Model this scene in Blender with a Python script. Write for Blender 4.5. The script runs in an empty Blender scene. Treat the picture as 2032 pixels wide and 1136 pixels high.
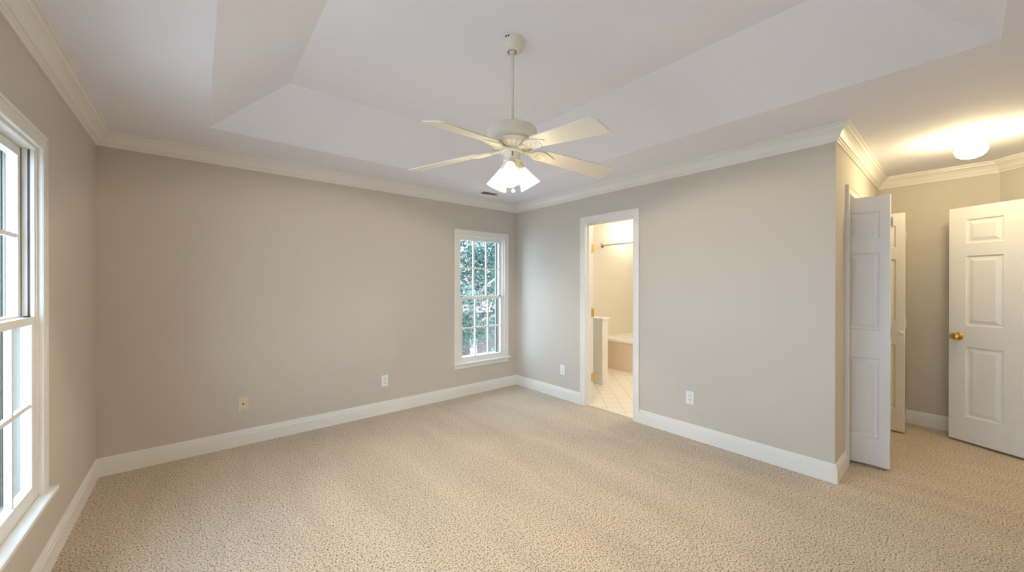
import bpy, bmesh, math, random
from mathutils import Vector, Matrix
random.seed(7)
R = math.radians
SC = bpy.context.scene
COL = SC.collection

# ------------------------------------------------------------------ camera
cam = bpy.data.cameras.new('camera')
cam.sensor_width = 36.0
cam.lens = 745.77 * 36.0 / 2032.0
cam.clip_start = 0.02
cam.clip_end = 200
camo = bpy.data.objects.new('camera', cam)
COL.objects.link(camo)
_y, _p, _r = 0.8737, -0.0022, 0.0008
F_ = Vector((math.cos(_y) * math.cos(_p), math.sin(_y) * math.cos(_p), math.sin(_p)))
Rt = Vector((math.sin(_y), -math.cos(_y), 0))
U_ = Rt.cross(F_)
R2 = Rt * math.cos(_r) + U_ * math.sin(_r)
U2 = U_ * math.cos(_r) - Rt * math.sin(_r)
m = Matrix((R2, U2, -F_)).transposed().to_4x4()
m.translation = (0, 0, 1.34)
camo.matrix_world = m
SC.camera = camo

# ------------------------------------------------------------------ view, sky, sun
SC.view_settings.view_transform = 'Standard'
SC.view_settings.look = 'None'
SC.view_settings.gamma = 1.0
SC.view_settings.use_curve_mapping = False
SC.view_settings.exposure = 0.94
SC.cycles.max_bounces = 16
SC.cycles.diffuse_bounces = 10
SC.cycles.glossy_bounces = 4
SC.cycles.transmission_bounces = 8
SC.cycles.transparent_max_bounces = 16
SC.cycles.sample_clamp_indirect = 6.0
SC.cycles.caustics_reflective = False
SC.cycles.caustics_refractive = False

SKY_STRENGTH = 6.0
SUN_ENERGY = 9.0
FAN_WATTS = 54.0
HALL_EMIT = 44.0
BATH_WATTS = 12.5

world = bpy.data.worlds.new('sky')
SC.world = world
world.use_nodes = True
nt = world.node_tree
nt.nodes.clear()
bg = nt.nodes.new('ShaderNodeBackground')
bg.inputs['Strength'].default_value = SKY_STRENGTH
wo = nt.nodes.new('ShaderNodeOutputWorld')
bg.inputs['Color'].default_value = (0.56, 0.77, 1.0, 1)   # bright hazy sky
nt.links.new(bg.outputs[0], wo.inputs[0])

sun = bpy.data.lights.new('sun', 'SUN')
sun.energy = SUN_ENERGY
sun.angle = R(1.0)
sun.color = (1.0, 0.95, 0.86)
suno = bpy.data.objects.new('sun', sun)
COL.objects.link(suno)
suno.rotation_euler = Vector((-0.45, 0.62, -0.75)).to_track_quat('-Z', 'Y').to_euler()

# ------------------------------------------------------------------ materials
def lin(c):
    c = c / 255.0
    return c / 12.92 if c <= 0.04045 else ((c + 0.055) / 1.055) ** 2.4

def srgb(r, g, b):
    return (lin(r), lin(g), lin(b), 1)

def mat(name, col, rough=0.5, metal=0.0, bump=0.0, bscale=200.0, spec=0.5):
    M = bpy.data.materials.new(name)
    M.use_nodes = True
    n = M.node_tree.nodes
    b = n['Principled BSDF']
    b.inputs['Base Color'].default_value = col
    b.inputs['Roughness'].default_value = rough
    b.inputs['Metallic'].default_value = metal
    b.inputs['Specular IOR Level'].default_value = spec
    if bump:
        tc = n.new('ShaderNodeTexCoord')
        nz = n.new('ShaderNodeTexNoise')
        nz.inputs['Scale'].default_value = bscale
        nz.inputs['Detail'].default_value = 3
        bp = n.new('ShaderNodeBump')
        bp.inputs['Strength'].default_value = bump
        bp.inputs['Distance'].default_value = 0.002
        M.node_tree.links.new(tc.outputs['Object'], nz.inputs['Vector'])
        M.node_tree.links.new(nz.outputs['Fac'], bp.inputs['Height'])
        M.node_tree.links.new(bp.outputs[0], b.inputs['Normal'])
    return M

def emit(name, col, strength):
    M = bpy.data.materials.new(name)
    M.use_nodes = True
    n = M.node_tree.nodes
    b = n['Principled BSDF']
    b.inputs['Base Color'].default_value = (0.9, 0.88, 0.84, 1)
    b.inputs['Emission Color'].default_value = col
    b.inputs['Emission Strength'].default_value = strength
    return M

PAINT = mat('greige_wall_paint', (0.59, 0.545, 0.485, 1), 0.75, bump=0.08, bscale=260, spec=0.3)
CREAM = mat('cream_bathroom_paint', (0.76, 0.715, 0.60, 1), 0.6, bump=0.06, bscale=260, spec=0.3)
CEIL = mat('flat_white_ceiling_paint', (0.82, 0.825, 0.91, 1), 0.9, bump=0.10, bscale=180, spec=0.2)
TRIM = mat('semi_gloss_white_trim', (0.80, 0.785, 0.755, 1), 0.38)
DOORW = mat('white_door_paint', (0.81, 0.80, 0.80, 1), 0.42, bump=0.05, bscale=90)
BRASS = mat('polished_brass', (0.80, 0.56, 0.14, 1), 0.22, 1.0)
BRONZE = mat('brushed_nickel', (0.38, 0.32, 0.27, 1), 0.35, 1.0)
FANW = mat('cream_white_fan_enamel', (0.76, 0.73, 0.64, 1), 0.4)
BLADE = mat('fan_blade_laminate', (0.78, 0.74, 0.66, 1), 0.45)
DARK = mat('dark_slot', (0.03, 0.028, 0.025, 1), 0.7)
GREYD = mat('grey_hardware_and_gap_shade', (0.16, 0.15, 0.14, 1), 0.7)  # grey hardware, and the painted shade of narrow gaps
ALMOND = mat('almond_plastic', (0.72, 0.62, 0.42, 1), 0.4)
WHITEP = mat('white_plastic', (0.82, 0.81, 0.80, 1), 0.35)
SLOT = mat('outlet_slot', (0.25, 0.21, 0.15, 1), 0.6)
ACRYL = mat('white_tub_acrylic', (0.82, 0.79, 0.72, 1), 0.18)
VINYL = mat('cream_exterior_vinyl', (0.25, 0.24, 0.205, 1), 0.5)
CHAIN = mat('pull_chain_metal', (0.75, 0.70, 0.58, 1), 0.3, 1.0)

def carpet_mat():
    M = bpy.data.materials.new('speckled_beige_carpet')
    M.use_nodes = True
    N = M.node_tree.nodes; L = M.node_tree.links
    b = N['Principled BSDF']
    b.inputs['Roughness'].default_value = 1.0
    b.inputs['Specular IOR Level'].default_value = 0.05
    try:
        b.inputs['Sheen Weight'].default_value = 0.3
        b.inputs['Sheen Roughness'].default_value = 0.6
    except Exception:
        pass
    tc = N.new('ShaderNodeTexCoord')
    n1 = N.new('ShaderNodeTexNoise'); n1.inputs['Scale'].default_value = 120; n1.inputs['Detail'].default_value = 3; n1.inputs['Roughness'].default_value = 0.6
    r1 = N.new('ShaderNodeValToRGB')
    e = r1.color_ramp.elements
    e[0].position = 0.385; e[0].color = (0.12, 0.075, 0.043, 1)
    e[1].position = 0.66; e[1].color = (0.70, 0.595, 0.46, 1)
    k = r1.color_ramp.elements.new(0.44); k.color = (0.36, 0.272, 0.182, 1)
    k = r1.color_ramp.elements.new(0.48); k.color = (0.52, 0.418, 0.297, 1)
    k = r1.color_ramp.elements.new(0.56); k.color = (0.565, 0.458, 0.336, 1)
    L.new(tc.outputs['Object'], n1.inputs['Vector']); L.new(n1.outputs['Fac'], r1.inputs['Fac'])
    # brushed pile: broad streaks left by a vacuum cleaner
    mp = N.new('ShaderNodeMapping'); mp.inputs['Rotation'].default_value = (0, 0, R(28)); mp.inputs['Scale'].default_value = (2.6, 0.55, 1)
    n2 = N.new('ShaderNodeTexNoise'); n2.inputs['Scale'].default_value = 1.6; n2.inputs['Detail'].default_value = 2.5; n2.inputs['Distortion'].default_value = 0.7
    mr = N.new('ShaderNodeMapRange'); mr.inputs['From Min'].default_value = 0.36; mr.inputs['From Max'].default_value = 0.64
    mr.inputs['To Min'].default_value = 0.945; mr.inputs['To Max'].default_value = 1.055
    L.new(tc.outputs['Object'], mp.inputs['Vector']); L.new(mp.outputs[0], n2.inputs['Vector']); L.new(n2.outputs['Fac'], mr.inputs['Value'])
    mx = N.new('ShaderNodeVectorMath'); mx.operation = 'SCALE'
    L.new(r1.outputs['Color'], mx.inputs[0]); L.new(mr.outputs[0], mx.inputs['Scale'])
    L.new(mx.outputs[0], b.inputs['Base Color'])
    bp = N.new('ShaderNodeBump'); bp.inputs['Strength'].default_value = 0.5; bp.inputs['Distance'].default_value = 0.005
    L.new(n1.outputs['Fac'], bp.inputs['Height']); L.new(bp.outputs[0], b.inputs['Normal'])
    return M
CARPET = carpet_mat()

def tile_mat(name, col, grout, size, rot, off=(0, 0, 0), mortar=0.012):
    M = bpy.data.materials.new(name)
    M.use_nodes = True
    N = M.node_tree.nodes; L = M.node_tree.links
    b = N['Principled BSDF']; b.inputs['Roughness'].default_value = 0.35
    tc = N.new('ShaderNodeTexCoord')
    mp = N.new('ShaderNodeMapping'); mp.inputs['Rotation'].default_value = (0, 0, rot); mp.inputs['Location'].default_value = off
    br = N.new('ShaderNodeTexBrick'); br.offset = 0; br.squash = 1
    br.inputs['Color1'].default_value = col; br.inputs['Color2'].default_value = tuple(c * 0.97 for c in col[:3]) + (1,)
    br.inputs['Mortar'].default_value = grout
    br.inputs['Scale'].default_value = 1.0 / size
    br.inputs['Mortar Size'].default_value = mortar
    br.inputs['Brick Width'].default_value = 1.0; br.inputs['Row Height'].default_value = 1.0
    L.new(tc.outputs['Object'], mp.inputs['Vector']); L.new(mp.outputs[0], br.inputs['Vector']); L.new(br.outputs['Color'], b.inputs['Base Color'])
    return M
BTILE = tile_mat('cream_diagonal_floor_tile', (0.82, 0.76, 0.64, 1), (0.42, 0.33, 0.22, 1), 0.168, R(-45), (0.0, 0.0, 0))

def glass_mat():
    M = bpy.data.materials.new('window_glass')
    M.use_nodes = True
    N = M.node_tree.nodes; L = M.node_tree.links
    N.remove(N['Principled BSDF'])
    t = N.new('ShaderNodeBsdfTransparent'); t.inputs[0].default_value = (0.97, 0.985, 0.985, 1)
    g = N.new('ShaderNodeBsdfGlossy'); g.inputs['Roughness'].default_value = 0.02
    f = N.new('ShaderNodeFresnel'); f.inputs[0].default_value = 1.45
    x = N.new('ShaderNodeMixShader')
    ge = N.new('ShaderNodeNewGeometry'); mu = N.new('ShaderNodeMath'); mu.operation = 'SUBTRACT'; mu.use_clamp = True   # reflect at the entry face only
    L.new(f.outputs[0], mu.inputs[0]); L.new(ge.outputs['Backfacing'], mu.inputs[1])
    L.new(mu.outputs[0], x.inputs[0]); L.new(t.outputs[0], x.inputs[1]); L.new(g.outputs[0], x.inputs[2])
    L.new(x.outputs[0], N['Material Output'].inputs[0])
    return M
GLASS = glass_mat()

def shade_mat():
    M = bpy.data.materials.new('frosted_shade_glass')
    M.use_nodes = True
    N = M.node_tree.nodes; L = M.node_tree.links
    N.remove(N['Principled BSDF'])
    tl = N.new('ShaderNodeBsdfTranslucent'); tl.inputs[0].default_value = (0.82, 0.79, 0.72, 1)
    tr = N.new('ShaderNodeBsdfTransparent'); tr.inputs[0].default_value = (0.96, 0.94, 0.9, 1)
    df = N.new('ShaderNodeBsdfDiffuse'); df.inputs[0].default_value = (0.9, 0.88, 0.84, 1)
    a = N.new('ShaderNodeMixShader'); a.inputs[0].default_value = 0.22
    c = N.new('ShaderNodeMixShader'); c.inputs[0].default_value = 0.2
    L.new(tl.outputs[0], a.inputs[1]); L.new(tr.outputs[0], a.inputs[2])
    L.new(a.outputs[0], c.inputs[1]); L.new(df.outputs[0], c.inputs[2])
    L.new(c.outputs[0], N['Material Output'].inputs[0])
    return M
SHADE = shade_mat()
BULB = emit('lit_bulb', (1.0, 0.9, 0.72, 1), 4.0)
GLOBE = emit('lit_opal_globe', (1.0, 0.81, 0.44, 1), HALL_EMIT)
LENS = emit('lit_downlight_lens', (1.0, 0.86, 0.62, 1), 20.0)

def leaf_mat(name, c1, c2):
    M = bpy.data.materials.new(name)
    M.use_nodes = True
    N = M.node_tree.nodes; L = M.node_tree.links
    N.remove(N['Principled BSDF'])
    tc = N.new('ShaderNodeTexCoord')
    nz = N.new('ShaderNodeTexNoise'); nz.inputs['Scale'].default_value = 3.0
    mx = N.new('ShaderNodeMix'); mx.data_type = 'RGBA'
    mx.inputs['A'].default_value = c1; mx.inputs['B'].default_value = c2
    L.new(tc.outputs['Object'], nz.inputs['Vector']); L.new(nz.outputs['Fac'], mx.inputs['Factor'])
    d = N.new('ShaderNodeBsdfDiffuse'); t = N.new('ShaderNodeBsdfTranslucent')
    x = N.new('ShaderNodeMixShader'); x.inputs[0].default_value = 0.4
    L.new(mx.outputs['Result'], d.inputs[0]); L.new(mx.outputs['Result'], t.inputs[0])
    L.new(d.outputs[0], x.inputs[1]); L.new(t.outputs[0], x.inputs[2])
    L.new(x.outputs[0], N['Material Output'].inputs[0])
    return M
LEAF = leaf_mat('green_leaves', (0.065, 0.115, 0.100, 1), (0.145, 0.205, 0.180, 1))
BARK = mat('pale_bark', (0.42, 0.36, 0.29, 1), 0.9, bump=0.5, bscale=30)
LAWN = mat('pale_gravel_yard', (0.36, 0.35, 0.33, 1), 1.0, bump=0.5, bscale=20)

def band_mat(name, c1, c2, freq, axis='Z', edge=0.2):
    M = bpy.data.materials.new(name)
    M.use_nodes = True
    N = M.node_tree.nodes; L = M.node_tree.links
    b = N['Principled BSDF']; b.inputs['Roughness'].default_value = 0.8
    tc = N.new('ShaderNodeTexCoord'); sp = N.new('ShaderNodeSeparateXYZ')
    mu = N.new('ShaderNodeMath'); mu.operation = 'MULTIPLY'; mu.inputs[1].default_value = freq
    fr = N.new('ShaderNodeMath'); fr.operation = 'FRACT'
    rp = N.new('ShaderNodeValToRGB'); e = rp.color_ramp.elements
    rp.color_ramp.interpolation = 'CONSTANT'
    e[0].position = 0; e[0].color = c2; e[1].position = edge; e[1].color = c1
    L.new(tc.outputs['Object'], sp.inputs[0]); L.new(sp.outputs[axis], mu.inputs[0]); L.new(mu.outputs[0], fr.inputs[0])
    L.new(fr.outputs[0], rp.inputs[0]); L.new(rp.outputs[0], b.inputs['Base Color'])
    return M
ROOF = band_mat('red_brown_roof_shingles', (0.21, 0.135, 0.125, 1), (0.085, 0.055, 0.052, 1), 5.0, 'Z', 0.22)
SIDING = band_mat('red_lap_siding', (0.055, 0.032, 0.030, 1), (0.03, 0.016, 0.015, 1), 5.5, 'Z', 0.15)

# ------------------------------------------------------------------ mesh helpers
class MB:
    def __init__(s):
        s.bm = bmesh.new()
    def box(s, x0, x1, y0, y1, z0, z1, M=None, bev=0.0):
        b = bmesh.new() if bev else s.bm
        v = [b.verts.new((x, y, z)) for x in (x0, x1) for y in (y0, y1) for z in (z0, z1)]
        if M is not None and not bev:
            for q in v: q.co = M @ q.co
        for f in ((0, 1, 3, 2), (4, 6, 7, 5), (0, 4, 5, 1), (2, 3, 7, 6), (0, 2, 6, 4), (1, 5, 7, 3)):
            b.faces.new([v[i] for i in f])
        if bev:
            bmesh.ops.bevel(b, geom=b.edges[:], offset=bev, segments=2, affect='EDGES', profile=0.6)
            if M is not None:
                bmesh.ops.transform(b, matrix=M, verts=b.verts[:])
            s.join(b)
        return s
    def join(s, b):
        me = bpy.data.meshes.new('tmp'); b.to_mesh(me); b.free(); s.bm.from_mesh(me); bpy.data.meshes.remove(me)
    def lathe(s, prof, n=48, M=None, capb=False, capt=False):
        rings = []
        for r, z in prof:
            ring = []
            for i in range(n):
                a = 2 * math.pi * i / n
                co = Vector((r * math.cos(a), r * math.sin(a), z))
                ring.append(s.bm.verts.new(M @ co if M is not None else co))
            rings.append(ring)
        for a, b in zip(rings, rings[1:]):
            for i in range(n):
                j = (i + 1) % n
                s.bm.faces.new((a[i], a[j], b[j], b[i]))
        if capb: s.bm.faces.new(rings[0])
        if capt: s.bm.faces.new(rings[-1])
        return s
    def tube(s, pts, r, n=10, cap=True):
        pts = [Vector(p) for p in pts]
        rad = r if isinstance(r, (list, tuple)) else [r] * len(pts)
        rings = []; ref = None
        for i, p in enumerate(pts):
            d = (pts[min(i + 1, len(pts) - 1)] - pts[max(i - 1, 0)]).normalized()
            if ref is None:
                ref = Vector((0, 0, 1)) if abs(d.z) < 0.9 else Vector((1, 0, 0))
            u = d.cross(ref).normalized(); w = d.cross(u); ref = -w if False else ref
            rings.append([s.bm.verts.new(p + rad[i] * (u * math.cos(2 * math.pi * k / n) + w * math.sin(2 * math.pi * k / n))) for k in range(n)])
        for a, b in zip(rings, rings[1:]):
            for i in range(n):
                j = (i + 1) % n
                s.bm.faces.new((a[i], a[j], b[j], b[i]))
        if cap:
            s.bm.faces.new(rings[0]); s.bm.faces.new(rings[-1])
        return s
    def sphere(s, c, r, M=None, sc=(1, 1, 1), u=20, v=12):
        b = bmesh.new()
        bmesh.ops.create_uvsphere(b, u_segments=u, v_segments=v, radius=r)
        X = Matrix.Translation(c) @ Matrix.Diagonal((*sc, 1))
        if M is not None: X = M @ X
        bmesh.ops.transform(b, matrix=X, verts=b.verts[:])
        s.join(b)
        return s
    def torus(s, c, R0, r, M=None, n=32, k=8, sc=(1, 1, 1)):
        T = Matrix.Translation(c)
        if M is not None: T = M @ T
        rings = []
        for i in range(n):
            a = 2 * math.pi * i / n
            rings.append([s.bm.verts.new(T @ Vector((sc[0] * (R0 + r * math.cos(t)) * math.cos(a), sc[1] * (R0 + r * math.cos(t)) * math.sin(a), sc[2] * r * math.sin(t)))) for t in [2 * math.pi * j / k for j in range(k)]])
        for i in range(n):
            a, b = rings[i], rings[(i + 1) % n]
            for j in range(k):
                q = (j + 1) % k
                s.bm.faces.new((a[j], b[j], b[q], a[q]))
        return s
    def prism(s, outline, z0, z1, M=None, fn=None):
        lo = []; hi = []
        for x, y in outline:
            for lst, z in ((lo, z0), (hi, z1)):
                co = Vector((x, y, z))
                if fn: co = fn(co)
                lst.append(s.bm.verts.new(M @ co if M is not None else co))
        n = len(outline)
        s.bm.faces.new(lo[::-1]); s.bm.faces.new(hi)
        for i in range(n):
            j = (i + 1) % n
            s.bm.faces.new((lo[i], lo[j], hi[j], hi[i]))
        return s

def empty(name, loc=(0, 0, 0), rz=0.0):
    o = bpy.data.objects.new(name, None)
    o.empty_display_size = 0.1
    COL.objects.link(o)
    o.location = loc
    o.rotation_euler = (0, 0, rz)
    return o

def obj(name, mb, material, parent=None, smooth=0, normals=True):
    if normals:
        bmesh.ops.recalc_face_normals(mb.bm, faces=mb.bm.faces[:])
    me = bpy.data.meshes.new(name)
    mb.bm.to_mesh(me); mb.bm.free()
    o = bpy.data.objects.new(name, me)
    COL.objects.link(o)
    me.materials.append(material)
    if smooth:
        for p in me.polygons: p.use_smooth = True
        try:
            me.set_sharp_from_angle(angle=R(smooth))
        except Exception:
            pass
    if parent is not None: o.parent = parent
    return o

def tag(o, label=None, cat=None, group=None, kind=None):
    if label: o['label'] = label
    if cat: o['category'] = cat
    if group: o['group'] = group
    if kind: o['kind'] = kind
    return o

def struct(o, label=None):
    o['kind'] = 'structure'
    if label: o['label'] = label
    return o

def copy_tree(o, parent=None):
    c = o.copy(); COL.objects.link(c)
    if parent is not None: c.parent = parent
    for ch in [q for q in bpy.data.objects if q.parent == o]:
        copy_tree(ch, c)
    return c

# ------------------------------------------------------------------ room numbers
XL, XB, YA, YN, XF, YF = -0.542, 3.31, 3.858, 0.545, 5.308, -0.67
H, HT = 2.4144, 2.72
YBEND = -0.2146
XD = XF - (YBEND - YF)          # where the diagonal wall meets the front wall
ZW = H + 0.03
BX, BY0 = 6.75, 1.365           # bathroom far wall, bathroom front wall

# floor
f = MB()
f.box(XL - 0.02, 3.36, -1.80, YA + 0.02, -0.08, 0.0)
f.box(3.36, XF + 0.02, -1.80, 1.27, -0.08, 0.0)
struct(obj('floor', f, CARPET), 'speckled beige wall to wall carpet')
f = MB(); f.box(3.36, BX + 0.02, BY0 - 0.02, YA + 0.02, -0.08, 0.001)
struct(obj('floor_bathroom', f, BTILE), 'cream bathroom floor tiles laid on the diagonal')

# ceiling with tray
TX0, TX1, TY0, TY1 = 0.060, 2.690, -0.11, 3.295
UX0, UX1, UY0, UY1 = 0.485, 2.262, 0.32, 2.945
b = MB(); bm = b.bm
ox0, ox1, oy0, oy1 = XL - 0.15, BX + 0.1, -1.85, YA + 0.15
def quad(*p): bm.faces.new([bm.verts.new(q) for q in p])
quad((ox0, oy0, H), (ox1, oy0, H), (ox1, TY0, H), (ox0, TY0, H))
quad((ox0, TY1, H), (ox1, TY1, H), (ox1, oy1, H), (ox0, oy1, H))
quad((ox0, TY0, H), (TX0, TY0, H), (TX0, TY1, H), (ox0, TY1, H))
quad((TX1, TY0, H), (ox1, TY0, H), (ox1, TY1, H), (TX1, TY1, H))
lo = [(TX0, TY0, H), (TX1, TY0, H), (TX1, TY1, H), (TX0, TY1, H)]
hi = [(UX0, UY0, HT), (UX1, UY0, HT), (UX1, UY1, HT), (UX0, UY1, HT)]
for i in range(4):
    j = (i + 1) % 4
    quad(lo[i], lo[j], hi[j], hi[i])
quad(*hi)
bmesh.ops.remove_doubles(bm, verts=bm.verts[:], dist=1e-5)
struct(obj('ceiling', b, CEIL), 'white ceiling with a raised tray and sloped sides')

# walls: slab in local (u, n, z), openings are (u0, u1, z0, z1)
def wall(name, origin, rz, length, thick, mat_, openings=(), z1=ZW, u0=0.0, label=None):
    us = sorted({u0, length} | {o[0] for o in openings} | {o[1] for o in openings})
    zs = sorted({0.0, z1} | {o[2] for o in openings} | {o[3] for o in openings})
    solid = {}
    for i in range(len(us) - 1):
        for k in range(len(zs) - 1):
            cu, cz = (us[i] + us[i + 1]) / 2, (zs[k] + zs[k + 1]) / 2
            solid[i, k] = not any(o[0] < cu < o[1] and o[2] < cz < o[3] for o in openings)
    b = MB(); bm = b.bm; V = {}
    def v(i, n, k):
        if (i, n, k) not in V: V[i, n, k] = bm.verts.new((us[i], n * thick, zs[k]))
        return V[i, n, k]
    for (i, k), s in solid.items():
        if not s: continue
        bm.faces.new((v(i, 0, k), v(i + 1, 0, k), v(i + 1, 0, k + 1), v(i, 0, k + 1)))
        bm.faces.new((v(i, 1, k), v(i, 1, k + 1), v(i + 1, 1, k + 1), v(i + 1, 1, k)))
        if not solid.get((i - 1, k)): bm.faces.new((v(i, 0, k), v(i, 0, k + 1), v(i, 1, k + 1), v(i, 1, k)))
        if not solid.get((i + 1, k)): bm.faces.new((v(i + 1, 0, k), v(i + 1, 1, k), v(i + 1, 1, k + 1), v(i + 1, 0, k + 1)))
        if not solid.get((i, k - 1)): bm.faces.new((v(i, 0, k), v(i, 1, k), v(i + 1, 1, k), v(i + 1, 0, k)))
        if not solid.get((i, k + 1)): bm.faces.new((v(i, 0, k + 1), v(i + 1, 0, k + 1), v(i + 1, 1, k + 1), v(i, 1, k + 1)))
    o = obj(name, b, mat_)
    o.location = origin; o.rotation_euler = (0, 0, rz)
    return struct(o, label)

WZ0, WZ1, WW = 0.385, 1.943, 0.688
W1Y0, W2X0, W3Y0, W5Y0 = 1.934, 2.402, 0.98, 0.03
# left wall: local u -> +Y, n -> -X
wall('wall_left', (XL, YF - 0.12, 0), R(90), YA + 0.15 - (YF - 0.12), 0.15, PAINT,
     [(W1Y0 - (YF - 0.12), W1Y0 + WW - (YF - 0.12), WZ0, WZ1), (W3Y0 - (YF - 0.12), W3Y0 + WW - (YF - 0.12), WZ0, WZ1), (W5Y0 - (YF - 0.12), W5Y0 + WW - (YF - 0.12), WZ0, WZ1)], label='greige left wall with the large window')
wall('wall_back', (XL, YA, 0), 0, XB + 0.06 - XL, 0.15, PAINT, [(W2X0 - XL, W2X0 + WW - XL, WZ0, WZ1)], label='greige back wall with the small window')
DY0, DY1, DZ = 2.060, 2.692, 2.045
# right wall: room face at XB, local u -> -Y, n -> +X  (rz = -90)
wall('wall_right', (XB, YA, 0), R(-90), YA - YN, 0.115, PAINT, [(YA - DY1, YA - DY0, 0.0, DZ)], label='greige right wall with the bathroom doorway')
CX0, CX1, CZ = 3.705, 4.985, 2.04
wall('wall_closet', (XB + 0.115, YN, 0), 0, XF - XB - 0.115, 0.115, PAINT, [(CX0 - XB - 0.115, CX1 - XB - 0.115, 0.0, CZ)], label='greige entry wall with the closet opening')
wall('wall_far', (XF, 1.25, 0), R(-90), 1.25 - YBEND, 0.115, PAINT, label='greige wall at the end of the entry')
dl = math.hypot(XF - XD, YBEND - YF)
wall('wall_diagonal', (XF, YBEND, 0), R(-135), dl, 0.115, PAINT, label='short angled wall behind the entry door')
EX0, EX1 = 3.84, 4.66
wall('wall_front', (XD, YF, 0), R(180), XD - (XL - 0.0), 0.115, PAINT, [(XD - EX1, XD - EX0, 0.0, 2.045)], label='greige front wall with the entry doorway')
wall('wall_hallway_back', (5.3, -1.8, 0), R(180), 2.3, 0.1, PAINT)
wall('wall_hallway_left', (3.1, -1.8, 0), R(90), 1.02, 0.1, PAINT)
wall('wall_hallway_right', (5.3, YF - 0.1, 0), R(-90), 1.03, 0.1, PAINT)
wall('wall_closet_back', (XB + 0.115, 1.25, 0), 0, BX - XB - 0.115, 0.115, PAINT)
# bathroom shell (cream skins on the bathroom side)
BW0, BW1 = 4.02, 4.62
wall('wall_bathroom_back', (XB + 0.115, YA, 0), 0, BX - XB - 0.115, 0.15, CREAM, [(BW0 - XB - 0.115, BW1 - XB - 0.115, 1.15, 1.95)], label='cream bathroom wall behind the tub')
wall('wall_bathroom_far', (BX, YA + 0.15, 0), R(-90), YA + 0.15 - 1.25, 0.1, CREAM)
wall('wall_bathroom_front', (XB + 0.115, BY0, 0), 0, BX - XB - 0.115, 0.012, CREAM)
wall('wall_bathroom_tub_end', (5.05, 2.28, 0), 0, BX - 5.05, 0.1, CREAM)
wall('wall_bathroom_left', (XB + 0.115, YA, 0), R(-90), YA - BY0 - 0.012, 0.006, CREAM, [(YA - DY1, YA - DY0, 0.0, DZ)])

# ------------------------------------------------------------------ swept trims
def off(path, k, closed=False):
    n = len(path); P = [Vector(p) for p in path]; out = []
    for i in range(n):
        ds = []
        if i > 0: ds.append((P[i] - P[i - 1]).normalized())
        if i < n - 1: ds.append((P[i + 1] - P[i]).normalized())
        ns = [Vector((-d.y, d.x)) for d in ds]
        if len(ns) == 1: mvec = ns[0]
        else: mvec = (ns[0] + ns[1]) / (1 + ns[0].dot(ns[1]))
        out.append(mvec)
    return P, out

def sweep(path, prof, z0, names, material, labels=None, skip=()):
    P, N = off(path, 0)
    for i in range(len(P) - 1):
        if i in skip: continue
        b = MB(); rings = []
        for q in (i, i + 1):
            rings.append([b.bm.verts.new((P[q].x + N[q].x * d, P[q].y + N[q].y * d, z0 + z)) for d, z in prof])
        n = len(prof)
        for k in range(n):
            j = (k + 1) % n
            b.bm.faces.new((rings[0][k], rings[0][j], rings[1][j], rings[1][k]))
        b.bm.faces.new(rings[0]); b.bm.faces.new(rings[1][::-1])
        struct(obj(names[i], b, material), labels[i] if labels else None)

CROWN = [(0.0, -0.103), (0.009, -0.103), (0.012, -0.097), (0.012, -0.090), (0.017, -0.088), (0.019, -0.080), (0.026, -0.077),
         (0.030, -0.066), (0.037, -0.052), (0.046, -0.040), (0.056, -0.031), (0.064, -0.027), (0.066, -0.017), (0.072, -0.013), (0.079, -0.012), (0.079, 0.0), (0.0, 0.0)]
room = [(XL, YF), (XD, YF), (XF, YBEND), (XF, YN), (XB, YN), (XB, YA), (XL, YA), (XL, YF)]
sweep([room[-2]] + room + [room[1]], CROWN, H, ['x', 'trim_1', 'trim_2', 'trim_3', 'trim_4', 'trim_5', 'trim_6', 'trim_7', 'x'], TRIM,
      [None, 'white crown moulding over the front wall', 'white crown moulding over the angled wall', 'white crown moulding at the end of the entry', 'white crown moulding over the closet',
       'white crown moulding along the right wall', 'white crown moulding along the back wall', 'white crown moulding along the left wall', None], skip=(0, 8))
BASE = [(0.0, 0.0), (0.016, 0.0), (0.016, 0.092), (0.0135, 0.0955), (0.0135, 0.100), (0.0125, 0.112), (0.0085, 0.1145), (0.0085, 0.119), (0.0075, 0.126), (0.005, 0.1285), (0.0, 0.1285)]
K = 0.066
sweep([(XL, YF), (EX0 - K, YF)], BASE, 0, ['baseboard_front'], TRIM)
sweep([(XD - 0.05, YF), (XD, YF), (XF, YBEND), (XF, YN), (CX1 + K, YN)], BASE, 0, ['baseboard_corner', 'baseboard_diagonal', 'baseboard_far', 'baseboard_closet'], TRIM)
sweep([(CX0 - K + 0.011, YN), (XB, YN), (XB, 2.011)], BASE, 0, ['baseboard_entry', 'baseboard_right'], TRIM, ['white baseboard beside the closet', 'white baseboard right of the bathroom doorway'])
sweep([(XB, 2.743), (XB, YA), (XL, YA), (XL, YF)], BASE, 0, ['baseboard_nook', 'baseboard_back', 'baseboard_left'], TRIM,
      ['white baseboard between bathroom doorway and corner', 'white baseboard along the back wall', 'white baseboard along the left wall'])

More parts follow.
